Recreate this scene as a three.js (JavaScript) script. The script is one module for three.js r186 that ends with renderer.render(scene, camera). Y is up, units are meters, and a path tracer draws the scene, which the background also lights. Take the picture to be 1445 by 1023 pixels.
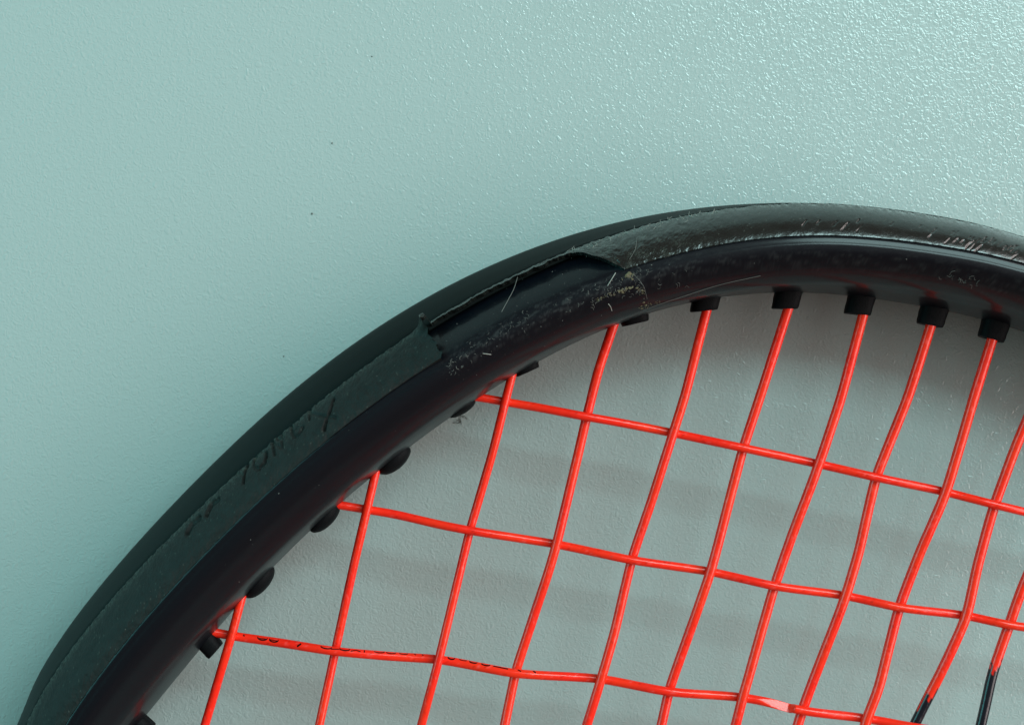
import * as THREE from 'three';
import { mergeGeometries } from 'three/addons/utils/BufferGeometryUtils.js';
import { createNoise2D, createNoise3D } from 'simplex-noise';
import { RectAreaLightUniformsLib } from 'three/addons/lights/RectAreaLightUniformsLib.js';

// ---------------------------------------------------------------- camera, light, exposure
const MM = 0.001;
const scene = new THREE.Scene();
const camera = new THREE.PerspectiveCamera(25.08, 1024 / 724, 0.01, 20);
camera.position.set(0, 212.5 * MM, 0);
camera.up.set(0, 0, -1);
camera.lookAt(0, 0, 0);
const renderer = new THREE.WebGLRenderer();
renderer.toneMapping = THREE.LinearToneMapping;
renderer.toneMappingExposure = 1.3;
renderer.shadowMap.enabled = true;
RectAreaLightUniformsLib.init();
scene.background = new THREE.Color().setRGB(0.125, 0.098, 0.082);      // the dim room all round

// big soft sources of the room: where each stands, what it faces, its size and its light
const LAMPS = [
  // a long bright window high on the upper right: glints on the grain, crest highlight, shade inside the hoop
  { name: 'window', label: 'long bright window high beyond the far right corner of the table', at: [0.40, 0.76, -0.40], size: [0.48, 0.21], roll: -0.5, rgb: [0.66, 1.0, 1.0], power: 10.5 },
  // a greenish window close on the left
  { name: 'window', label: 'small greenish window standing close on the left side of the table', at: [-0.54, 0.27, -0.16], size: [0.52, 0.36], rgb: [0.26, 0.96, 0.98], power: 2.5 },
  // a paler window on the right: fills the hoop, leaves the outer left side of the frame in soft shade
  { name: 'window', label: 'pale wide window standing on the right side of the table', at: [0.85, 0.56, -0.14], size: [1.3, 0.75], rgb: [1.0, 0.89, 0.86], power: 3.3 },
];

// ---------------------------------------------------------------- helpers
function rng(seed) { let a = seed >>> 0; return () => { a = (a + 0x6D2B79F5) | 0; let t = Math.imul(a ^ (a >>> 15), 1 | a); t = (t + Math.imul(t ^ (t >>> 7), 61 | t)) ^ t; return ((t ^ (t >>> 14)) >>> 0) / 4294967296; }; }
const rand = rng(7), n2 = createNoise2D(rng(11)), n3 = createNoise3D(rng(23));
const clamp = (x, a = 0, b = 1) => Math.min(b, Math.max(a, x));
const sstep = (a, b, x) => { const t = clamp((x - a) / (b - a)); return t * t * (3 - 2 * t); };
const lerp = (a, b, t) => a + (b - a) * t;
const used = new Map();
function numbered(name) { const k = used.get(name) || 0; used.set(name, k + 1); return k ? `${name}_${String(k).padStart(3, '0')}` : name; }
function mesh(name, geo, mat, parent = scene) {
  const m = new THREE.Mesh(geo, mat); m.name = parent === scene ? numbered(name) : name;
  m.castShadow = m.receiveShadow = true; parent.add(m); return m;
}
function tag(o, label, category, group) { o.userData.label = label; if (category) o.userData.category = category; if (group) o.userData.group = group; return o; }
function dataTexture(w, h, fn, srgb) {
  const a = new Uint8Array(w * h * 4);
  for (let y = 0, k = 0; y < h; y++) for (let x = 0; x < w; x++, k += 4) { const c = fn(x, y); a[k] = c[0]; a[k + 1] = c[1]; a[k + 2] = c[2]; a[k + 3] = 255; }
  const t = new THREE.DataTexture(a, w, h); t.magFilter = THREE.LinearFilter; t.minFilter = THREE.LinearFilter; t.wrapS = t.wrapT = THREE.RepeatWrapping;
  if (srgb) t.colorSpace = THREE.SRGBColorSpace; t.needsUpdate = true; return t;
}
// an indexed grid of points f(i, j) -> [x, y, z] in millimetres, optional wrap across j, uv and colour
function grid(ni, nj, f, { wrap = false, uv, color, caps = false } = {}) {
  const pos = [], uvs = [], col = [], idx = [];
  for (let i = 0; i <= ni; i++) for (let j = 0; j <= (wrap ? nj - 1 : nj); j++) {
    const p = f(i, j); pos.push(p[0] * MM, p[1] * MM, p[2] * MM);
    const q = uv ? uv(i, j) : [i / ni, j / nj]; uvs.push(q[0], q[1]);
    if (color) col.push(...color(i, j));
  }
  const w = wrap ? nj : nj + 1;
  for (let i = 0; i < ni; i++) for (let j = 0; j < nj; j++) {
    const a = i * w + j, b = i * w + (j + 1) % w, c = a + w, d = b + w;
    idx.push(a, b, c, b, d, c);
  }
  const g = new THREE.BufferGeometry();
  g.setAttribute('position', new THREE.Float32BufferAttribute(pos, 3)); g.setAttribute('uv', new THREE.Float32BufferAttribute(uvs, 2));
  if (color) g.setAttribute('color', new THREE.Float32BufferAttribute(col, 3));
  g.setIndex(idx); g.computeVertexNormals(); return g;
}
// open or closed Catmull-Rom through 2D points
function cr2(P, t, closed) {
  const n = P.length, m = closed ? n : n - 1, x = clamp(t, 0, closed ? 1e9 : 1) * m; let i = Math.floor(x); if (!closed && i >= m) i = m - 1; const f = x - i;
  const g = (k) => closed ? P[((k % n) + n) % n] : k < 0 ? P[0].map((v, c) => 2 * v - P[1][c]) : k >= n ? P[n - 1].map((v, c) => 2 * v - P[n - 2][c]) : P[k];
  const a = g(i - 1), b = g(i), c = g(i + 1), d = g(i + 2), f2 = f * f, f3 = f2 * f;
  return b.map((_, k) => 0.5 * (2 * b[k] + (c[k] - a[k]) * f + (2 * a[k] - 5 * b[k] + 4 * c[k] - d[k]) * f2 + (3 * b[k] - a[k] - 3 * c[k] + d[k]) * f3));
}

// ---------------------------------------------------------------- table
{
  const SIZE = 140, N = 2048, cell = 0.54, K = Math.ceil(SIZE / cell), r = rng(31), px = [], py = [], ph = [];
  for (let i = 0; i < K * K; i++) { px.push(r()); py.push(r()); ph.push(0.45 + 0.55 * r()); }
  const bump = dataTexture(N, N, (X, Y) => {
    let x = X * SIZE / N, y = Y * SIZE / N;
    const wx = x + 0.30 * n2(x * 0.9, y * 0.9), wy = y + 0.30 * n2(x * 0.9 + 50, y * 0.9 + 9);
    const cx = Math.floor(wx / cell), cy = Math.floor(wy / cell); let f1 = 9, f2 = 9, hh = 0;
    for (let j = -1; j <= 1; j++) for (let i = -1; i <= 1; i++) {
      const a = (((cx + i) % K) + K) % K + K * ((((cy + j) % K) + K) % K);
      const dx = cx + i + px[a] - wx / cell, dy = cy + j + py[a] - wy / cell, d = Math.sqrt(dx * dx + dy * dy);
      if (d < f1) { f2 = f1; f1 = d; hh = ph[a]; } else if (d < f2) f2 = d;
    }
    const peb = hh * Math.sqrt(sstep(0.0, 0.8, f2 - f1)) * (1 - 0.45 * sstep(0.1, 0.8, f1));
    const h = 0.62 * peb + 0.22 * (0.5 + 0.5 * n2(x * 1.1, y * 1.1)) + 0.09 * (0.5 + 0.5 * n2(x * 2.9 + 7, y * 2.9));
    const v = clamp(h) * 255; return [v, v, v];
  });
  const rough = dataTexture(512, 512, (x, y) => { const v = 255 * clamp(0.19 + 0.04 * n2(x * 0.02, y * 0.02) + 0.05 * n2(x * 0.11, y * 0.11)); return [v, v, v]; });
  rough.repeat.set(1, 1);
  const mat = new THREE.MeshPhysicalMaterial({ color: new THREE.Color().setRGB(0.375, 0.475, 0.465), roughness: 1, roughnessMap: rough, bumpMap: bump, bumpScale: 0.066 * MM, specularIntensity: 0.9 });
  const g = new THREE.BoxGeometry(900 * MM, 18 * MM, 900 * MM); g.translate(0, -9 * MM, 0);
  const uv = g.attributes.uv, p = g.attributes.position;
  for (let i = 0; i < uv.count; i++) uv.setXY(i, p.getX(i) / MM / SIZE + 0.5, p.getZ(i) / MM / SIZE + 0.5);
  const t = mesh('table_top', g, mat); t.userData.kind = 'structure'; t.userData.label = 'pale mint table surface with a fine pebbled leather grain';
}

// ---------------------------------------------------------------- the hoop's rails: outer silhouette in plan, then offsets inward from it (mm)
const SPINE = [[-60.67, 43.97], [-58.26, 38.33], [-55.01, 33.11], [-51.28, 28.16], [-47.32, 23.47], [-43.16, 18.89], [-38.83, 14.4], [-34.42, 10.08], [-29.88, 5.92], [-25.14, 1.94], [-20.27, -1.76], [-15.14, -5.23], [-9.84, -8.37], [-4.35, -11.17], [1.32, -13.6], [7.15, -15.65], [13.14, -17.28], [19.15, -18.46], [25.26, -19.21], [31.46, -19.55], [37.61, -19.51], [43.82, -19.1], [49.97, -18.36], [56.04, -17.24], [61.94, -15.62]];
const DE = [2.16, 2.49, 2.63, 2.73, 2.86, 3.04, 3.23, 3.39, 3.49, 3.5, 3.43, 3.27, 3.05, 2.78, 2.46, 2.1, 1.72, 1.34, 0.99, 0.73, 0.63, 0.72, 0.9, 0.9, 0.9];
const DS = [6.85, 7.38, 7.58, 7.64, 7.65, 7.66, 7.69, 7.73, 7.76, 7.77, 7.75, 7.67, 7.52, 7.3, 7.0, 6.61, 6.17, 5.71, 5.28, 4.94, 4.77, 4.76, 4.8, 4.75, 4.6];
const DI = [11.66, 12.46, 12.9, 13.13, 13.25, 13.35, 13.44, 13.52, 13.55, 13.51, 13.39, 13.19, 12.92, 12.6, 12.24, 11.86, 11.46, 11.07, 10.7, 10.37, 10.12, 9.98, 9.91, 9.82, 9.7];
const DW = [12.56, 13.64, 14.25, 14.45, 14.42, 14.32, 14.27, 14.29, 14.35, 14.39, 14.33, 14.15, 13.84, 13.41, 12.92, 12.4, 11.9, 11.48, 11.16, 10.97, 10.95, 11.05, 11.18, 11.15, 10.9];
const SMAX = 148.138, BEFORE = 90, AFTER = 130;
// arc continuation of the hoop beyond the frame on both sides
const spine = (() => {
  const pts = []; const n = 740;
  for (let i = 0; i <= n; i++) pts.push(cr2(SPINE, i / n));
  const step = SMAX / n, out = pts.map((p) => p.slice());
  const ext = (a, b, len, curve, sign) => { let th = Math.atan2(b[1] - a[1], b[0] - a[0]); let p = b.slice(); const o = []; for (let s = 0; s < len; s += step) { th += sign * curve(s) * step; p = [p[0] + Math.cos(th) * step, p[1] + Math.sin(th) * step]; o.push(p); } return o; };
  const left = ext(out[6], out[0], BEFORE, (s) => lerp(1 / 85, 1 / 170, clamp(s / 60)), -1).reverse();
  const right = ext(out[n - 6], out[n], AFTER, (s) => 1 / 100, 1);
  const all = [...left, ...out, ...right]; return { all, step, off: left.length };
})();
function at(s) {            // plan point, inward normal at arc length s (0 .. SMAX in view)
  const x = clamp(s / spine.step + spine.off, 2, spine.all.length - 3.001), i = Math.floor(x), f = x - i;
  const P = (k) => spine.all[k]; const lerp2 = (a, b) => [lerp(a[0], b[0], f), lerp(a[1], b[1], f)];
  const p = lerp2(P(i), P(i + 1)), a = P(i - 2), b = P(i + 3), l = Math.hypot(b[0] - a[0], b[1] - a[1]);
  const t = [(b[0] - a[0]) / l, (b[1] - a[1]) / l]; return { p, t, n: [-t[1], t[0]] };
}
const rail = (A) => (s) => cr2(A.map((v) => [v]), clamp(s / SMAX))[0];
const dE = rail(DE), dS = rail(DS), dI = rail(DI), dW = rail(DW);
const to3 = (a, d, h) => [a.p[0] + a.n[0] * d, h, a.p[1] + a.n[1] * d];
const S0 = -BEFORE + 1, S1 = SMAX + AFTER - 1;
const HE = 18.5, HS = 23.6;
// upper flange of the bumper from its outer edge E (v=0) to the seam S (v=1)
function flangeProfile(s, v) {
  const e = dE(s), q = dS(s), c = [lerp(e, q, 0.46), 23.1], k = 1 - v;
  return [k * k * e + 2 * k * v * c[0] + v * v * q, k * k * HE + 2 * k * v * c[1] + v * v * HS];
}

// ---------------------------------------------------------------- materials
const grain = dataTexture(1024, 1024, (x, y) => { const v = 255 * clamp(0.5 + 0.22 * n2(x * 0.11, y * 0.11) + 0.2 * n2(x * 0.29, y * 0.29) + 0.15 * (rand() - 0.5)); return [v, v, v]; });   // 20 mm a tile
const scuffed = dataTexture(1024, 1024, (x, y) => { const v = 255 * clamp(0.23 + 0.05 * n2(x * 0.01, y * 0.014) + 0.06 * n2(x * 0.03, y * 0.12) + 0.04 * n2(x * 0.2, y * 0.3)); return [v, v, v]; });
const frameMat = new THREE.MeshPhysicalMaterial({ color: 0xffffff, roughness: 0.46, bumpMap: grain, bumpScale: 0.016 * MM, specularIntensity: 0.28, clearcoat: 0.32, clearcoatRoughness: 0.14, vertexColors: true });
const bumperMat = new THREE.MeshPhysicalMaterial({ color: new THREE.Color().setRGB(0.0035, 0.006, 0.006), roughness: 0.5, bumpMap: grain, bumpScale: 0.012 * MM, specularIntensity: 0.2 });
const flangeMat = new THREE.MeshPhysicalMaterial({ color: 0xffffff, roughness: 0.62, bumpMap: grain, bumpScale: 0.035 * MM, specularIntensity: 0.55, vertexColors: true });
const flangeWornMat = flangeMat.clone(); flangeWornMat.roughness = 1; flangeWornMat.roughnessMap = scuffed; flangeWornMat.specularIntensity = 1; flangeWornMat.clearcoat = 0.5; flangeWornMat.clearcoatRoughness = 0.15; flangeWornMat.bumpScale = 0.012 * MM;
const grommetMat = new THREE.MeshPhysicalMaterial({ color: new THREE.Color().setRGB(0.003, 0.004, 0.005), roughness: 0.55, bumpMap: grain, bumpScale: 0.04 * MM, specularIntensity: 0.2 });

// ---------------------------------------------------------------- racket
const racket = new THREE.Group(); racket.name = numbered('tennis_racket'); scene.add(racket);
tag(racket, 'black tennis racket head with red strings and torn bumper strip on mint table', 'tennis racket');

// hoop tube
{
  const NS = 2200, NJ = 84, DX = (S1 - S0) / NS;
  const section = (s) => {
    const e = dE(s), q = dS(s), I = dI(s), W = dW(s), gr = sstep(40, 78, s), up = (v) => { const f = flangeProfile(s, v); return [f[0] + lerp(0.75, 0, v * v), f[1] - lerp(1.25, 0.1, v * v)]; };
    return [[1.9, 12.25], up(0), up(0.3), up(0.6), up(0.85), [q + 0.1, HS - lerp(0.03, 0.12, gr)], [q + 0.7, HS + lerp(0.0, 0.05, gr)], [q + 1.3, HS + lerp(0.02, 0.16, gr)], [lerp(q, I, 0.42), lerp(23.35, 23.45, gr)], [lerp(q, I, 0.72), lerp(21.45, 21.95, gr)], [lerp(q, I, 0.94), lerp(19.8, 20.0, gr)], [I + 0.12, 18.7], [lerp(I, W, 0.55), 16.6], [W, 12.4],
      [lerp(I, W, 0.75), 9], [I, 6], [lerp(q, I, 0.75), 2.6], [lerp(q, I, 0.4), 0.6], [q, 0.1], [lerp(e, q, 0.5), 1.6], [e + 0.75, 6.5]];
  };
  const secs = new Map(), sec = (i) => { if (!secs.has(i)) secs.set(i, section(S0 + i * DX)); return secs.get(i); };
  const g = grid(NS, NJ, (i, j) => { const s = S0 + i * DX, q = cr2(sec(i), j / NJ, true); return to3(at(s), q[0], Math.max(0, q[1])); }, {
    wrap: true, uv: (i, j) => [(S0 + i * DX) / 20, j * 0.6 / 20],
    color: (i, j) => {      // pale scuffs rubbed along the crest round the gap and, thinner, further right
      const s = S0 + i * DX, B = [0.0012, 0.0024, 0.0052]; if (s < 60 || s > 150 || j < NJ * 0.05 || j > NJ * 0.52) return B;
      const d = cr2(sec(i), j / NJ, true)[0], mid = lerp(7.6, 8.6, sstep(100, 72, s)), band = Math.exp(-Math.pow((d - mid) / 1.25, 2));
      const where = sstep(69, 76, s) * lerp(1, 0.5, sstep(95, 112, s));
      const n = 0.5 + 0.28 * n2(s * 0.30, d * 1.3) + 0.22 * n2(s * 1.1 + 9, d * 3.1) + 0.20 * n2(s * 3.5, d * 4.5 + 5);
      const k = clamp(where * (band * sstep(0.45, 0.95, n) + 0.5 * sstep(0.88, 1.1, n)));
      return [lerp(B[0], 0.030, k), lerp(B[1], 0.034, k), lerp(B[2], 0.036, k)];
    },
  });
  mesh('frame', g, frameMat, racket);
}

// bumper guard: the dark outer band
const bumper = (() => {
  const NS = 1100, NJ = 44, DX = (S1 - S0) / NS;
  const g = grid(NS, NJ, (i, j) => {
    const s = S0 + i * DX, e = dE(s);
    const P = [[0.9, 5.5], [0.25, 8.5], [0, 12], [e * 0.32, 14.8], [e * 0.75, 17.2], [e - 0.06, 18.15], [e + 0.45, 18.2], [e + 0.9, 17.6], [2.4, 12], [2.0, 6.5]];
    const q = cr2(P, j / NJ, true); return to3(at(s), q[0], q[1]);
  }, { wrap: true, uv: (i, j) => [(S0 + i * DX) / 20, j * 0.5 / 20] });
  const m = mesh('bumper_guard', g, bumperMat, racket); return tag(m, 'worn black bumper guard with embossed letters, part of its upper flange torn away');
})();

// flange of the bumper: two pieces of one strip with the broken gap between
const STROKES = [   // engraved marks: points (s, inward offset), half width, depth
  [[[43.99, 3.55], [43.14, 4.2], [42.52, 4.9]], 0.16, 0.30], [[[42.3, 3.55], [43.1, 4.2]], 0.13, 0.14],
  [[[45.3, 3.6], [44.65, 4.05], [44.7, 4.6], [45.1, 4.95]], 0.17, 0.26], [[[46.75, 4.0], [46.6, 4.5], [46.0, 4.9], [45.1, 4.95]], 0.2, 0.36], [[[45.3, 3.6], [46.2, 3.55], [46.75, 4.0]], 0.13, 0.14],
  [[[48.09, 3.5], [47.63, 5.0]], 0.17, 0.30], [[[48.1, 3.65], [48.85, 5.05]], 0.13, 0.14], [[[49.55, 3.7], [48.85, 5.05]], 0.14, 0.2], [[[48.82, 3.75], [49.47, 4.15]], 0.17, 0.26],
  [[[51.03, 3.6], [50.84, 4.3], [50.86, 4.95]], 0.18, 0.32], [[[50.86, 4.95], [51.53, 5.05], [52.3, 4.75]], 0.18, 0.32], [[[51.0, 4.3], [52.0, 4.15]], 0.12, 0.14], [[[51.1, 3.6], [52.3, 3.6]], 0.12, 0.14],
  [[[54.09, 3.5], [53.5, 4.5]], 0.15, 0.26], [[[53.8, 3.75], [54.6, 4.65], [56.4, 6.3]], 0.15, 0.18], [[[57.45, 4.4], [56.35, 5.25]], 0.14, 0.26], [[[56.35, 5.25], [55.27, 5.9], [54.41, 6.6]], 0.19, 0.34],
  [[[38.71, 4.15], [37.71, 4.0], [36.65, 4.55]], 0.26, 0.42], [[[35.58, 4.1], [34.42, 4.05], [33.47, 4.35]], 0.30, 0.42],
];
{ // diagonal nicks across the right part of the strip
  const r = rng(91);
  for (let k = 0; k < 46; k++) { const s = lerp(112, 150, Math.sqrt(r())), d0 = dE(s) + lerp(1.6, 3.0, r()), l = 0.3 + 1.0 * r() * r(); STROKES.push([[[s, d0], [s - l * 0.9, d0 + l]], 0.05 + 0.05 * r(), 0.04 + 0.09 * r()]); }
  for (let k = 0; k < 30; k++) { const s = lerp(60, 110, r()), d0 = dE(s) + lerp(0.1, 3.4, r()), l = 0.2 + 0.5 * r(); STROKES.push([[[s, d0], [s + l * (r() - 0.5) * 2, d0 + l * (r() - 0.3)]], 0.05, 0.06]); }
}
for (const st of STROKES) { const xs = st[0].map((p) => p[0]), ys = st[0].map((p) => p[1]); st.box = [Math.min(...xs) - 0.8, Math.max(...xs) + 0.8, Math.min(...ys) - 0.8, Math.max(...ys) + 0.8]; }
function engraved(s, d) {
  let deep = 0;
  for (const st of STROKES) {
    const [P, w, dep] = st, B = st.box; if (s < B[0] || s > B[1] || d < B[2] || d > B[3]) continue;
    let m = 9;
    for (let k = 0; k + 1 < P.length; k++) { const ax = P[k][0], ay = P[k][1], bx = P[k + 1][0] - ax, by = P[k + 1][1] - ay, t = clamp(((s - ax) * bx + (d - ay) * by) / (bx * bx + by * by || 1)); m = Math.min(m, Math.hypot(s - ax - bx * t, d - ay - by * t)); }
    deep = Math.max(deep, 1.3 * dep * (1 - sstep(w * 0.5, w * 1.5, m)));
  }
  return deep;
}
const GAP0 = 71.6, GAP1 = 91.0;
function dustColor(s, v, d) {
  const a = 0.5 + 0.5 * n2(s * 0.35, d * 0.7), b = 0.5 + 0.5 * n2(s * 2.3, d * 2.3 + 40), c = 0.5 + 0.5 * n2(s * 6.1, d * 6.1 + 90);
  let k = 0.5 + 0.4 * a + 0.45 * b * c;
  const worn = (s > 71.6 && s < 91 ? 0.45 : 1) * sstep(0.2, 0.02, v) * sstep(0.35, 0.75, b * 0.6 + c * 0.4);      // rubbed pale along the outer edge
  const dusty = sstep(84, 92, s) * sstep(112, 100, s) * sstep(0.62, 0.85, c * 0.7 + a * 0.3);
  const speck = rand() < 0.006 ? 1 : 0;
  const base = [0.0102 * k, 0.0128 * k, 0.0120 * k], w = clamp(0.5 * worn + 0.5 * dusty + 0.6 * speck);
  return [lerp(base[0], 0.085, w), lerp(base[1], 0.10, w), lerp(base[2], 0.085, w)];
}
const flangeGeo = (sa, sb, ds, vTop, NJ = 44) => {     // a thick shell; vTop(s) cuts its inner edge
  const NI = Math.round((sb - sa) / ds), TH = 0.85;
  const sOf = (i) => sa + (sb - sa) * i / NI;
  const lift = (s, v) => { if (s > GAP0 + 0.7) return [0, 0]; const k = clamp(1 - (GAP0 - s) / 6.5), c = k * k * k, tip = clamp(1 - (GAP0 - s) / 1.8), edge = sstep(0.45, 0, v); return [0.5 * c + 0.55 * c * edge + 1.3 * tip * tip * edge, -(0.25 * c + 1.0 * tip * tip) * edge]; };
  const top = (s, j) => {
    const vm = vTop(s), v = vm * j / NJ, f = flangeProfile(s, v), d = f[0];
    const [up, out] = lift(s, v);
    const g = engraved(s, d) + (1 - 0.8 * sstep(98, 116, s)) * (0.05 * n2(s * 0.7, d * 0.9) + 0.035 * n2(s * 2.2 + 7, d * 2.6) + 0.02 * n2(s * 4.1, d * 5.3));
    const edge = (0.07 * n2(s * 0.9, 3) + 0.04 * n2(s * 2.3, 8)) * (1 - sstep(0.0, 0.12, v));
    const sink = 0.13 * sstep(62, 48, s) * sstep(0.6, 1, v);
    return [d + out + edge + g * 0.45, f[1] + up - g * 0.85 + 0.10 - sink, v, d];
  };
  const rows = 2 * NJ + 4;
  return grid(NI, rows, (i, j) => {
    let s = sOf(i);
    const under = j > NJ + 1, jj = under ? clamp(rows - 1 - j, 0, NJ) : clamp(j - 0, 0, NJ);
    const q = top(s, Math.min(jj, NJ));
    // a torn left piece ends on a slanted, ragged line
    if (sb === GAP0) { const k = sstep(GAP0 - 3, GAP0, s); s += k * (0.40 * n2(q[2] * 4, 5) + 0.16 * n2(q[2] * 11, 8) + (q[2] < 0.25 ? 0.25 : 0) - 0.3 * sstep(0.8, 1, q[2]) + 0.2 * sstep(0.5, 0.9, q[2])); }
    const a = at(s);
    const thin = TH * (vTop(s) < 0.3 ? 0.8 : 1);
    return under || j === NJ + 1 && false ? to3(a, q[0] + 0.35, q[1] - thin) : to3(a, q[0], q[1]);
  }, { wrap: true, uv: (i, j) => [sOf(i) / 20, (j > NJ ? rows - j : j) * 0.17 / 20], color: (i, j) => { const s = sOf(i), jj = j > NJ ? clamp(rows - 1 - j, 0, NJ) : j, v = vTop(s) * jj / NJ; return dustColor(s, v, flangeProfile(s, v)[0]); } });
};
{
  const ragged = (s) => 0.055 + 0.030 * n2(s * 0.33, 2) + 0.016 * n2(s * 0.9, 6);
  const cut = (s) => s < GAP0 ? 1 : lerp(Math.max(0.018, ragged(s)), 1, Math.pow(clamp((s - GAP1) / (97.1 - GAP1)), 1.55)) + (s > GAP1 && s < 97 ? 0.012 * n2(s * 4, 1) : 0);
  tag(mesh('flange', flangeGeo(S0, GAP0, 0.13, () => 1), flangeMat, bumper), 'dusty flange strip with embossed letters, its end torn and lifted');
  tag(mesh('flange', flangeGeo(GAP0 + 0.02, S1, 0.13, cut), flangeWornMat, bumper), 'worn glossy flange strip curving over the top, its broken edge ragged');
}

// ---------------------------------------------------------------- grommets
const GROMMETS = [   // plan point of the tip, half width along the hoop, half height, how far it stands out, dome or barrel
  [[-44.6, 44.9], 1.5, 1.6, 1.7, 0], [[-37.0, 34.2], 1.4, 1.5, 1.6, 0], [[-30.7, 26.9], 2.5, 1.8, 1.25, 1], [[-22.7, 18.9], 2.4, 1.7, 1.2, 1], [[-14.2, 11.9], 2.5, 1.8, 1.35, 1], [[-6.0, 5.3], 1.9, 1.5, 0.65, 1], [[2.1, 0.6], 1.7, 1.5, 0.45, 0], [[15.4, -5.2], 1.9, 1.6, 0.6, 0],
  [[24.8, -7.5], 1.9, 1.7, 1.5, 0], [[34.7, -8.5], 1.78, 1.55, 2.05, 0], [[43.5, -7.9], 1.78, 1.55, 2.15, 0], [[52.3, -6.5], 1.78, 1.55, 2.1, 0], [[59.7, -5.0], 1.78, 1.55, 2.1, 0], [[66.9, -2.9], 1.78, 1.55, 2.1, 0], [[73, -0.6], 1.78, 1.55, 2.1, 0],
];
function nearest(p) { let best = 0, m = 1e9; for (let s = -40; s < SMAX + 40; s += 0.1) { const a = at(s), rx = p[0] - a.p[0], ry = p[1] - a.p[1], k = Math.abs(rx * a.t[0] + ry * a.t[1]); if (k + (rx * a.n[0] + ry * a.n[1] < 0 ? 50 : 0) < m && Math.hypot(rx, ry) < 25) { m = k; best = s; } } return best; }
const AX = new THREE.Vector3(-0.31, 0, 0.95).normalize();
GROMMETS.forEach(([p, hw, hh, len, dome], k) => {
  const s = nearest(p), a = at(s), r = rng(200 + k);
  const n = new THREE.Vector3(a.n[0], 0, a.n[1]), dir = n.clone().lerp(AX, k > 7 ? 0.75 : 0.15).normalize();
  const t = new THREE.Vector3(a.t[0], 0, a.t[1]);
  const base = to3(a, dW(s) - 2.5, 11.9), reach = len + 2.5;
  const NI = 14, NJ = 28;
  const g = grid(NI, NJ, (i, j) => {
    const u = i / NI, th = j / NJ * Math.PI * 2; let z = reach, rad;
    if (dome) { const q = u < 0.25 ? 0 : (u - 0.25) / 0.75; z = u < 0.25 ? (reach - len) * u / 0.25 : reach - len + len * Math.sin(q * 1.5708); rad = Math.cos(q * 1.5708); }
    else { if (u < 0.62) { z = reach * u / 0.62; rad = 1 - 0.09 * (u / 0.62); } else if (u < 0.75) { const b = (u - 0.62) / 0.13; z = reach + 0.12 * Math.sin(b * 1.57); rad = 0.91 - 0.1 * b; } else { const b = (u - 0.75) / 0.25; z = reach + 0.12 - 0.35 * sstep(0.3, 0.7, b); rad = 0.81 * (1 - b); } }
    const sq = 1 / Math.pow(Math.pow(Math.abs(Math.cos(th)), 4) + Math.pow(Math.abs(Math.sin(th)), 4), 0.25), e = lerp(1, sq, dome ? 0.2 : 0.75);
    const c = Math.cos(th) * hw * rad * e, v = Math.sin(th) * hh * rad * e, w = 0.05 * n3(c + k * 9, v, z);
    return [base[0] + dir.x * z + t.x * (c + w), base[1] + v, base[2] + dir.z * z + t.z * (c + w)];
  }, { wrap: true, uv: (i, j) => [i * 0.3 / 20, j * 0.4 / 20] });
  mesh('grommet', g, grommetMat, racket);
});

// ---------------------------------------------------------------- strings
const MAINS = [
  [[-33.28, 29.19], [-34.35, 33.4], [-37.8, 44.5]],
  [[-17.01, 14.66], [-17.7, 17.7], [-19.18, 23.79], [-20.61, 30.12], [-21.71, 35.19], [-23.66, 44.5]],
  [[-0.04, 1.7], [-0.85, 4.89], [-2.39, 11.09], [-5.18, 20.58], [-6.26, 25.1], [-9.0, 36.5], [-11.14, 44.5]],
  [[12.31, -4.05], [10.61, 1.0], [9.18, 6.79], [8.18, 11.09], [5.44, 22.32], [4.65, 25.1], [0.5, 37.8], [-0.91, 44.5]],
  [[23.88, -6.22], [21.18, 4.22], [19.71, 8.74], [17.01, 17.44], [14.83, 23.88], [12.61, 33.06], [10.92, 38.76], [9.18, 44.5]],
  [[33.94, -6.57], [30.54, 4.22], [28.49, 10.48], [24.4, 25.45], [22.23, 31.89], [19.42, 40.06], [18.4, 44.5]],
  [[43.11, -5.7], [40.41, 4.22], [37.63, 12.44], [34.63, 20.66], [32.41, 27.27], [29.8, 35.89], [28.23, 41.11], [27.42, 44.5]],
  [[51.37, -4.22], [48.76, 4.22], [44.85, 14.05], [42.64, 23.05], [40.85, 28.75], [38.24, 35.89], [35.8, 42.67], [35.23, 44.5]],
  [[58.94, -2.65], [56.73, 4.22], [53.2, 15.88], [50.24, 23.05], [47.72, 30.06], [45.02, 39.89], [43.4, 43.8], [42.6, 47]],
  [[66.77, -1.0], [64.6, 4.22], [62.07, 10.22], [59.46, 17.44], [57.03, 25.45], [55.72, 31.1], [52.64, 38.24], [49.63, 44.5]],
  [[72.86, 0.74], [70.69, 6.83], [68.16, 13.35], [65.9, 19.88], [62.86, 27.45], [61.29, 32.23], [59.03, 38.24], [57.46, 44.5]],
];
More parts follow.
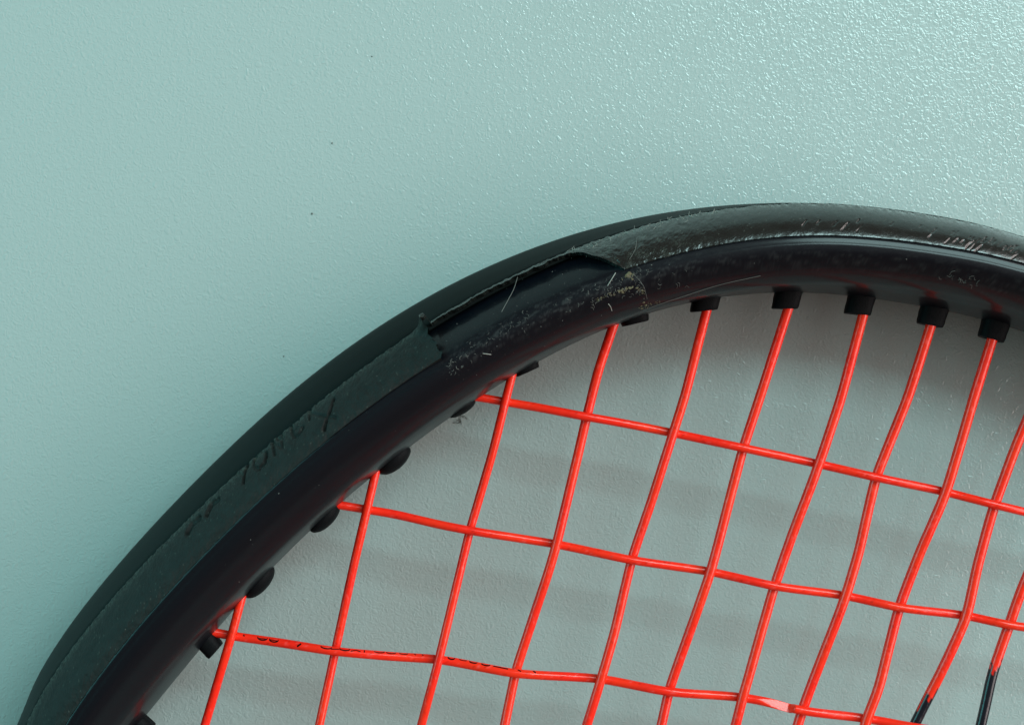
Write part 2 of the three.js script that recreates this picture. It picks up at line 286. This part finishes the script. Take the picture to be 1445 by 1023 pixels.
const CROSSES = [
  [[-4.48, 4.22], [-1.0, 4.83], [3.66, 5.61], [9.18, 6.66], [13.62, 7.44], [19.71, 8.66], [28.58, 10.52], [37.54, 12.44], [44.94, 14.14], [53.03, 15.84], [59.29, 17.44], [62.86, 18.31], [68.34, 19.62], [76.34, 21.27]],
  [[-21.23, 17.53], [-17.7, 18.14], [-14.49, 18.64], [-8.92, 19.88], [-5.18, 20.58], [5.44, 22.36], [14.83, 24.23], [24.32, 25.71], [32.49, 27.45], [40.93, 28.67], [47.72, 30.06], [55.64, 31.1], [61.38, 32.23], [68.51, 33.19], [76.34, 34.23]],
  [[-35.89, 33.36], [-34.23, 33.71], [-27.23, 34.58], [-21.71, 35.37], [-14.22, 36.15], [-9.0, 36.54], [-4.48, 37.28], [0.57, 38.11], [6.74, 38.58], [10.92, 38.93], [19.18, 40.32], [28.23, 41.19], [31.02, 41.63], [35.8, 42.67], [43.46, 43.8], [48.24, 44.5], [54.16, 45.46], [60.68, 46.5], [67.64, 47.46], [76.34, 48.59]],
  [[-44.41, 45.1], [-37.63, 46.0], [-28.06, 47.02], [-23.71, 47.72], [-11.96, 49.02], [-1.96, 50.33], [8.48, 51.63], [18.05, 52.94], [27.62, 54.24], [35.45, 55.55], [43.28, 56.85], [49.37, 57.99], [58.94, 59.46], [67.64, 60.77]],
];
function path(P, before, after) {      // dense plan polyline with lengths
  const u = (a, b, l) => { const k = l / Math.hypot(b[0] - a[0], b[1] - a[1]); return [b[0] + (b[0] - a[0]) * k, b[1] + (b[1] - a[1]) * k]; };
  const Q = [u(P[1], P[0], before), ...P, u(P[P.length - 2], P[P.length - 1], after)], ql = [0];
  for (let i = 1; i < Q.length; i++) ql.push(ql[i - 1] + Math.hypot(Q[i][0] - Q[i - 1][0], Q[i][1] - Q[i - 1][1]));
  const lin = (l) => { let k = 0; while (k + 2 < Q.length && ql[k + 1] < l) k++; const t = (l - ql[k]) / (ql[k + 1] - ql[k]); return [lerp(Q[k][0], Q[k + 1][0], t), lerp(Q[k][1], Q[k + 1][1], t)]; };
  const N = 420, out = [], T = ql.at(-1), R = 2.2;      // straight runs that bend softly where strings cross
  for (let i = 0; i <= N; i++) { let x = 0, y = 0, w = 0; for (let k = -6; k <= 6; k++) { const g = 1 - Math.abs(k) / 7, p = lin(T * i / N + R * k / 6); x += p[0] * g; y += p[1] * g; w += g; } out.push([x / w, y / w]); }
  const len = [0]; for (let i = 1; i <= N; i++) len.push(len[i - 1] + Math.hypot(out[i][0] - out[i - 1][0], out[i][1] - out[i - 1][1]));
  return { pts: out, len, before };
}
const mp = MAINS.map((P) => path(P, 4, 36)), cp = CROSSES.map((P) => path(P, 4, 12));
function meet(a, b) {
  for (let i = 0; i + 1 < a.pts.length; i++) { const p = a.pts[i], r = [a.pts[i + 1][0] - p[0], a.pts[i + 1][1] - p[1]];
    for (let j = 0; j + 1 < b.pts.length; j++) { const q = b.pts[j]; if (Math.abs(q[0] - p[0]) > 2 || Math.abs(q[1] - p[1]) > 2) continue; const s = [b.pts[j + 1][0] - q[0], b.pts[j + 1][1] - q[1]], D = r[0] * s[1] - r[1] * s[0]; if (Math.abs(D) < 1e-9) continue;
      const t = ((q[0] - p[0]) * s[1] - (q[1] - p[1]) * s[0]) / D, w = ((q[0] - p[0]) * r[1] - (q[1] - p[1]) * r[0]) / D;
      if (t >= 0 && t < 1 && w >= 0 && w < 1) return [a.len[i] + t * (a.len[i + 1] - a.len[i]), b.len[j] + w * (b.len[j + 1] - b.len[j])]; } }
  return null;
}
const mk = mp.map(() => []), ck = cp.map(() => []), AMP = 0.5;
mp.forEach((m, i) => cp.forEach((c, j) => { const k = meet(m, c); if (!k) return; const over = (i + j) % 2 === 0 ? 1 : -1; mk[i].push([k[0], over * AMP]); ck[j].push([k[1], -over * AMP]); }));
const HSTR = 12.5;
function stringGeo(pa, keys, radius, color, facets = []) {
  keys = [[0, 0], ...keys.sort((a, b) => a[0] - b[0]), [pa.len.at(-1), 0]];
  const height = (l) => { let k = 0; while (k + 2 < keys.length && keys[k + 1][0] < l) k++; const a = keys[k], b = keys[k + 1], t = clamp((l - a[0]) / (b[0] - a[0] || 1)); return lerp(a[1], b[1], 0.5 - 0.5 * Math.cos(Math.PI * t)); };
  const L = pa.len.at(-1), NI = Math.round(L / 0.28), NJ = 16, c = new THREE.CatmullRomCurve3(pa.pts.map((p, i) => new THREE.Vector3(p[0], HSTR + height(pa.len[i]), p[1])), false, 'catmullrom');
  const cen = []; let k = 0;
  for (let i = 0; i <= NI; i++) { const l = L * i / NI; while (k + 2 < pa.len.length && pa.len[k + 1] < l) k++; const t = clamp((l - pa.len[k]) / (pa.len[k + 1] - pa.len[k])); const p = pa.pts[k], q = pa.pts[k + 1]; cen.push(new THREE.Vector3(lerp(p[0], q[0], t), HSTR + height(l), lerp(p[1], q[1], t))); }
  const ring = cen.map((p, i) => { const d = cen[Math.min(NI, i + 1)].clone().sub(cen[Math.max(0, i - 1)]).normalize(), side = new THREE.Vector3(0, 1, 0).cross(d).normalize(), up = d.clone().cross(side); return [p, side, up]; });
  return grid(NI, NJ, (i, j) => { const [p, s, u] = ring[i], th = j / NJ * Math.PI * 2; const r = radius * (1 + 0.012 * n2(i * 0.05, th)), x = Math.cos(th) * r, y = Math.sin(th) * r;
    const o = p.clone().addScaledVector(s, x).addScaledVector(u, y);
    for (const f of facets) { const l = L * i / NI - pa.before; if (Math.abs(l - f.l) > 3.2) continue; const c0 = cen[Math.round((f.l + pa.before) / L * NI)], over = o.clone().sub(c0).dot(f.n) - radius * f.keep; if (over > 0) o.addScaledVector(f.n, -over); }
    return [o.x, o.y, o.z]; },
    { wrap: true, uv: (i, j) => [L * i / NI / 20, j / NJ], color: (i, j) => color(L * i / NI - pa.before, j / NJ * Math.PI * 2, cen[i]) });
}
const stringBump = dataTexture(512, 64, (x, y) => { const v = 255 * clamp(0.5 + 0.3 * n2(x * 0.03, y * 0.06) + 0.15 * n2(x * 0.2, y * 0.2)); return [v, v, v]; });
const stringMat = new THREE.MeshPhysicalMaterial({ color: 0xffffff, roughness: 0.23, vertexColors: true, bumpMap: stringBump, bumpScale: 0.02 * MM, specularIntensity: 0.9 });
const RED = [0.95, 0.026, 0.009], INK = [0.006, 0.007, 0.012];
const tone = (l, th, k) => { const a = 1 + 0.07 * n2(l * 0.25, k * 9.1) + 0.05 * n2(l * 1.7, th + k * 3); const w = 0.05 * sstep(0.55, 0.9, n2(l * 0.8 + 3, th * 0.9 + k * 7)) , dirt = 1 - 0.35 * sstep(0.6, 0.95, n2(l * 1.9 + 31, th * 1.3 + k * 5)); return [Math.min(0.96, RED[0] * a) * dirt, (RED[1] * a * (1 + 0.25 * n2(l * 0.1, k)) + w) * dirt, (RED[2] * a + w) * dirt]; };
mp.forEach((m, i) => {
  const rad = [0.55, 0.545, 0.545, 0.60, 0.60, 0.62, 0.63, 0.64, 0.645, 0.645, 0.645][i];
  const inkZ = i === 9 ? 41.2 : i === 10 ? 37.4 : 1e9;                // the black stencil ink on the two strings at the right
  const g = stringGeo(m, mk[i], rad, (l, th, p) => { if (p.z > inkZ - 6) { const e = inkZ + 1.4 * n2(th * 0.9, i * 5) + 0.8 * n2(th * 3, l * 0.9) + 0.9 * Math.cos(th + 2.6); if (p.z > e) return INK; } return tone(l, th, i); });
  const s = mesh('main_string', g, stringMat, racket);
  if (i >= 9) s.userData.label = 'red main string marked with black stencil ink';
});
// worn print of the third cross: only the lower parts of the letters show on this side
const printMat = (() => {
  const W = 2048, H = 128, cv = document.createElement('canvas'); cv.width = W; cv.height = H; const x = cv.getContext('2d');
  x.fillStyle = '#ffffff'; x.fillRect(0, 0, W, H); x.strokeStyle = x.fillStyle = '#1c0608'; x.lineCap = 'round';
  const mm = (l) => l / 42 * W, row = (th) => th / (2 * Math.PI) * H;
  const cup = (l, w, th, hgt, lw) => { x.lineWidth = lw; x.beginPath(); for (let k = 0; k <= 12; k++) { const a = Math.PI * k / 12; const px = mm(l + w / 2 - Math.cos(a) * w / 2), py = row(th - hgt + Math.sin(a) * hgt); k ? x.lineTo(px, py) : x.moveTo(px, py); } x.stroke(); };
  const bar = (l0, t0, l1, t1, lw) => { x.lineWidth = lw; x.beginPath(); x.moveTo(mm(l0), row(t0)); x.lineTo(mm(l1), row(t1)); x.stroke(); };
  bar(1.9, 0.75, 2.0, 0.9, 5); bar(2.9, 0.8, 3.0, 1.0, 6);
  cup(4.7, 1.2, 1.35, 0.5, 6); bar(4.9, 1.05, 5.7, 1.0, 4); cup(6.2, 1.1, 1.4, 0.5, 6); bar(6.3, 1.0, 7.2, 1.05, 4);
  bar(10.1, 0.95, 9.8, 1.5, 9);
  cup(12.6, 1.3, 1.05, 0.35, 6); bar(13.9, 1.0, 14.8, 0.8, 5); cup(14.9, 1.2, 0.95, 0.35, 6); bar(16.3, 0.95, 16.9, 0.6, 5); bar(16.9, 0.6, 17.4, 0.9, 5); bar(17.9, 0.5, 17.9, 0.9, 6);
  cup(19.1, 1.2, 0.75, 0.3, 5); cup(20.6, 1.1, 0.75, 0.3, 5); cup(22.2, 1.0, 0.7, 0.3, 5); bar(24.0, 0.4, 24.2, 0.65, 5); bar(25.0, 0.4, 25.1, 0.7, 5);
  cup(28.2, 0.8, 0.85, 0.4, 8); cup(29.6, 0.9, 0.6, 0.25, 5); cup(30.9, 0.9, 0.75, 0.3, 7); cup(32.4, 1.0, 0.75, 0.3, 7); bar(33.9, 0.5, 35.6, 0.6, 7); bar(36.9, 0.45, 37.2, 0.75, 7); bar(38.8, 0.45, 39.0, 0.8, 8);
  const t = new THREE.CanvasTexture(cv); t.flipY = false; t.colorSpace = THREE.SRGBColorSpace; t.wrapS = t.wrapT = THREE.ClampToEdgeWrapping;
  const m = stringMat.clone(); m.map = t; return m;
})();
cp.forEach((c, j) => {
    const g = stringGeo(c, ck[j], [0.53, 0.535, 0.56, 0.56][j], (l, th) => tone(l, th, j + 20), j === 2 ? [{ l: 67.6, keep: 0.62, n: new THREE.Vector3(0.124, 0.927, -0.353) }] : []);
  if (j !== 2) { mesh('cross_string', g, stringMat, racket); return; }
  const uv = g.attributes.uv; for (let i = 0; i < uv.count; i++) uv.setX(i, (uv.getX(i) * 20 - c.before) / 42);
  mesh('cross_string', g, printMat, racket).userData.label = 'red cross string with worn dark lettering along its upper side';
});

// ---------------------------------------------------------------- lint, dust and residue on the racket and the table
function topHeight(s, d) {
  const e = dE(s), q = dS(s), I = dI(s), gap = s > GAP0 && s < 97;
  if (d <= q) { let v = clamp((d - e) / (q - e)); for (let k = 0; k < 3; k++) v = clamp(v - (flangeProfile(s, v)[0] - d) / (q - e)); return flangeProfile(s, v)[1] + (gap && (s < GAP1 || v > Math.pow((s - GAP1) / 6.1, 1.5)) ? -1.1 * (1 - v * v) : 0.12); }
  const gr = sstep(40, 78, s), P = [[q, HS], [q + 0.95, HS + 0.1 * gr], [lerp(q, I, 0.42), lerp(23.35, 23.45, gr)], [lerp(q, I, 0.72), lerp(21.45, 21.95, gr)], [lerp(q, I, 0.94), lerp(19.8, 20.0, gr)], [I + 0.12, 18.7]];
  for (let k = 0; k + 1 < P.length; k++) if (d <= P[k + 1][0]) return lerp(P[k][1], P[k + 1][1], (d - P[k][0]) / (P[k + 1][0] - P[k][0])) + 0.06;
  return 18.5;
}
const lintMat = new THREE.MeshStandardMaterial({ color: new THREE.Color().setRGB(0.30, 0.32, 0.29), roughness: 0.8 });
const dullLintMat = new THREE.MeshStandardMaterial({ color: new THREE.Color().setRGB(0.13, 0.14, 0.13), roughness: 0.8 });
const residueMat = new THREE.MeshStandardMaterial({ color: new THREE.Color().setRGB(0.13, 0.115, 0.065), roughness: 0.85, bumpMap: grain, bumpScale: 0.03 * MM });
const speckMat = new THREE.MeshStandardMaterial({ color: new THREE.Color().setRGB(0.10, 0.12, 0.11), roughness: 0.9 });
const onHoop = (P, lift = 0.03) => P.map(([s, d, up]) => { const p = to3(at(s), d, topHeight(s, d) + lift + (up || 0)); return new THREE.Vector3(...p).multiplyScalar(MM); });
const fibreGeo = (V, r) => new THREE.TubeGeometry(new THREE.CatmullRomCurve3(V), Math.max(10, V.length * 8), r * MM, 5);
const fibre = (label, P, r, m = lintMat) => tag(mesh('lint_fibre', fibreGeo(onHoop(P), r), m), label, 'lint');
fibre('thin curved hair hanging across the exposed frame inside the bumper gap', [[84.9, 2.4, 0.2], [84.2, 3.3, 0.3], [83.4, 4.2, 0.3], [82.0, 5.3, 0.2], [80.9, 6.1]], 0.035, dullLintMat);
fibre('short straight pale fibre just left of the yellowish residue', [[95.9, 6.4, 0.1], [95.2, 7.0, 0.2], [94.5, 7.6]], 0.05);
fibre('long fine pale fibre stretched along the lower inner edge of the hoop', [[96.5, 11.6], [100, 11.2, 0.1], [104, 10.75, 0.2], [109, 10.0, 0.1], [114.5, 9.3, 0.1]], 0.025, dullLintMat);
fibre('fine fibre standing on the flange above the yellowish residue', [[99.7, 2.9, 0.1], [99.4, 3.6, 0.2], [99.0, 4.3, 0.1], [98.0, 5.3]], 0.025, dullLintMat);
fibre('tiny pale fibre below the yellowish residue', [[94.0, 9.6], [94.2, 10.0, 0.1], [94.3, 10.5]], 0.04);
fibre('small bent fibre right of the tuft on the dark frame', [[76.4, 9.5], [76.8, 9.75, 0.1], [77.3, 10.05]], 0.045);
fibre('thin loose fibre crossing from the residue to the lower hoop edge', [[98.0, 7.0, 0.1], [98.9, 8.6, 0.2], [99.2, 10.2]], 0.022, dullLintMat);
function tuft(label, n, area, seed, len, r, m) {
  const q = rng(seed), parts = [];
  for (let k = 0; k < n; k++) { const [s, d] = area(q), a = q() * 6.28, l = len * (0.4 + q()); parts.push(fibreGeo(onHoop([[s, d], [s + 0.5 * l * Math.cos(a), d + 0.5 * l * Math.sin(a), 0.12 * q()], [s + l * Math.cos(a + 0.6), d + l * Math.sin(a + 0.6)]]), r * (0.7 + 0.6 * q()))); }
  return tag(mesh('lint_tuft', mergeGeometries(parts), m), label, 'lint');
}
tuft('tuft of pale scuffed fibres on the frame right of the torn flap', 22, (q) => [lerp(71.5, 75.5, q()), lerp(8.6, 9.9, q())], 301, 0.4, 0.022, dullLintMat);
tuft('faint scuffed fibres in the middle of the exposed frame', 34, (q) => [lerp(75, 84, q()), lerp(7.2, 9.2, q())], 302, 0.35, 0.016, dullLintMat);
tuft('fuzz of pale fibres around the yellowish residue', 70, (q) => [lerp(88, 98.5, Math.sqrt(q())), lerp(6.8, 9.6, q())], 303, 0.4, 0.018, dullLintMat);
tuft('faint loose fibres and scratches on the frame right of the residue', 26, (q) => [lerp(98, 108, q() * q()), lerp(6.4, 9.8, q())], 306, 0.45, 0.014, dullLintMat);
tuft('cluster of fine pale scratches on the frame near the right end', 16, (q) => [lerp(137.5, 142.5, q()), lerp(7.6, 8.6, q())], 307, 0.5, 0.014, dullLintMat);
tuft('pale frayed fibres along the outer edge of the right flange', 60, (q) => { const s = lerp(91, 110, q()); return [s, dE(s) + 0.1 + 0.5 * q() * q()]; }, 304, 0.45, 0.02, lintMat);
tuft('fine fuzz on the ragged rim of the broken flange', 20, (q) => { const s = lerp(72.5, 91, q()); return [s, dE(s) + 0.1 + 0.2 * q()]; }, 305, 0.3, 0.018, dullLintMat);
const crumb = (p, r, q) => { const g = new THREE.IcosahedronGeometry(r * MM, 1), a = g.attributes.position, o = q() * 99; for (let i = 0; i < a.count; i++) { const x = a.getX(i) / (r * MM), y = a.getY(i) / (r * MM), z = a.getZ(i) / (r * MM), k = 1 + 0.45 * n3(x + o, y, z); a.setXYZ(i, a.getX(i) * k * 1.4, a.getY(i) * k * 0.55, a.getZ(i) * k); } g.rotateY(q() * 6.28); g.translate(p.x, p.y, p.z); g.computeVertexNormals(); return g; };
{
  const q = rng(411), parts = [];
  const P = [[97.6, 6.9, 0.26], [97.7, 7.5, 0.24], [97.6, 8.0, 0.2], [97.2, 8.4, 0.22], [96.5, 8.5, 0.2], [96.0, 8.6, 0.17], [95.3, 8.55, 0.16], [94.6, 8.6, 0.15], [93.6, 8.6, 0.12], [92.9, 8.75, 0.12], [98.4, 8.9, 0.16], [98.7, 9.3, 0.14], [99.0, 10.6, 0.13], [99.3, 11.0, 0.1], [98.4, 10.9, 0.12], [100.6, 10.7, 0.08], [96.1, 7.6, 0.1], [95.1, 8.0, 0.1]];
  for (const [s, d, r] of P) for (let k = 0; k < 9; k++) parts.push(crumb(onHoop([[s + (q() - 0.5) * 0.9, d + (q() - 0.5) * 0.5]], -0.02)[0], r * (0.3 + 0.7 * q() * q()), q));
  tag(mesh('dried_residue', mergeGeometries(parts), residueMat), 'yellowish dried residue crusted on the frame below the broken flange edge', 'residue');
  const dust = [];
  for (let k = 0; k < 230; k++) { const s = lerp(20, 146, q()), I = dI(s), near = q() < 0.55, ss = near ? lerp(70, 100, q()) : s, d = lerp(dE(ss) + 0.3, I - 0.4, q()); dust.push(crumb(onHoop([[ss, d]], 0)[0], 0.014 + 0.04 * Math.pow(q(), 5), q)); }
  const m = mesh('dust', mergeGeometries(dust), dullLintMat); m.userData.kind = 'stuff'; m.userData.label = 'fine pale dust specks scattered over the black hoop'; m.userData.category = 'dust';
}
const SPECKS = [[-26.1, -19.4, 0.10, 'dark speck on the open table near the upper middle left'], [-23.5, -28.6, 0.08, 'smaller dark speck on the table above the other speck'], [-18.3, -39.9, 0.07, 'tiny dark speck near the top edge of the table view'], [-29.8, -0.8, 0.07, 'tiny dark speck on the table close above the hoop']];
SPECKS.forEach(([x, z, r, label], k) => tag(mesh('dark_speck', crumb(new THREE.Vector3(x * MM, 0.05 * MM, z * MM), r, rng(500 + k)), speckMat), label, 'speck'));
{ const q = rng(611), parts = []; for (let k = 0; k < 9; k++) { const x = -6.9 + (q() - 0.5) * 0.9, z = 7.2 + (q() - 0.5) * 0.9, a = q() * 6.28; parts.push(fibreGeo([[0, 0.05], [0.35, 0.18], [0.75, 0.06]].map(([l, y]) => new THREE.Vector3((x + l * Math.cos(a + l)) * MM, y * MM, (z + l * Math.sin(a + l)) * MM)), 0.03)); } tag(mesh('lint_curl', mergeGeometries(parts), speckMat), 'small dark curl of lint on the table under the first grommet of the top cross', 'lint'); }

// ---------------------------------------------------------------- light sources of the room
for (const L of LAMPS) {
  const g = new THREE.Group(); g.name = numbered(L.name); scene.add(g); g.position.set(...L.at); g.lookAt(0, 0, 0); g.rotateZ(L.roll || 0);
  tag(g, L.label, L.name.split('_')[0]);
  const [w, h] = L.size, b = 0.03, fm = new THREE.MeshStandardMaterial({ color: 0x8a8a88, roughness: 0.6 });
  const bars = [[w + 2 * b, b, 0, (h + b) / 2], [w + 2 * b, b, 0, -(h + b) / 2], [b, h, (w + b) / 2, 0], [b, h, -(w + b) / 2, 0]].map(([bw, bh, x, y]) => new THREE.BoxGeometry(bw, bh, 0.03).translate(x, y, -0.012));
  mesh('frame', mergeGeometries(bars), fm, g);
  const c = new THREE.Color().setRGB(...L.rgb);
  mesh(L.name === 'window' ? 'pane' : 'diffuser', new THREE.BoxGeometry(w, h, 0.006).translate(0, 0, -0.006), new THREE.MeshStandardMaterial({ color: 0x222222, emissive: c, emissiveIntensity: 0.3 }), g);
  const light = new THREE.RectAreaLight(c, L.power, w, h); scene.add(light); light.position.set(...L.at); light.lookAt(0, 0, 0); light.rotateZ(-(L.roll || 0));
  light.position.multiplyScalar(1 - 0.004 / light.position.length());
}

renderer.render(scene, camera);
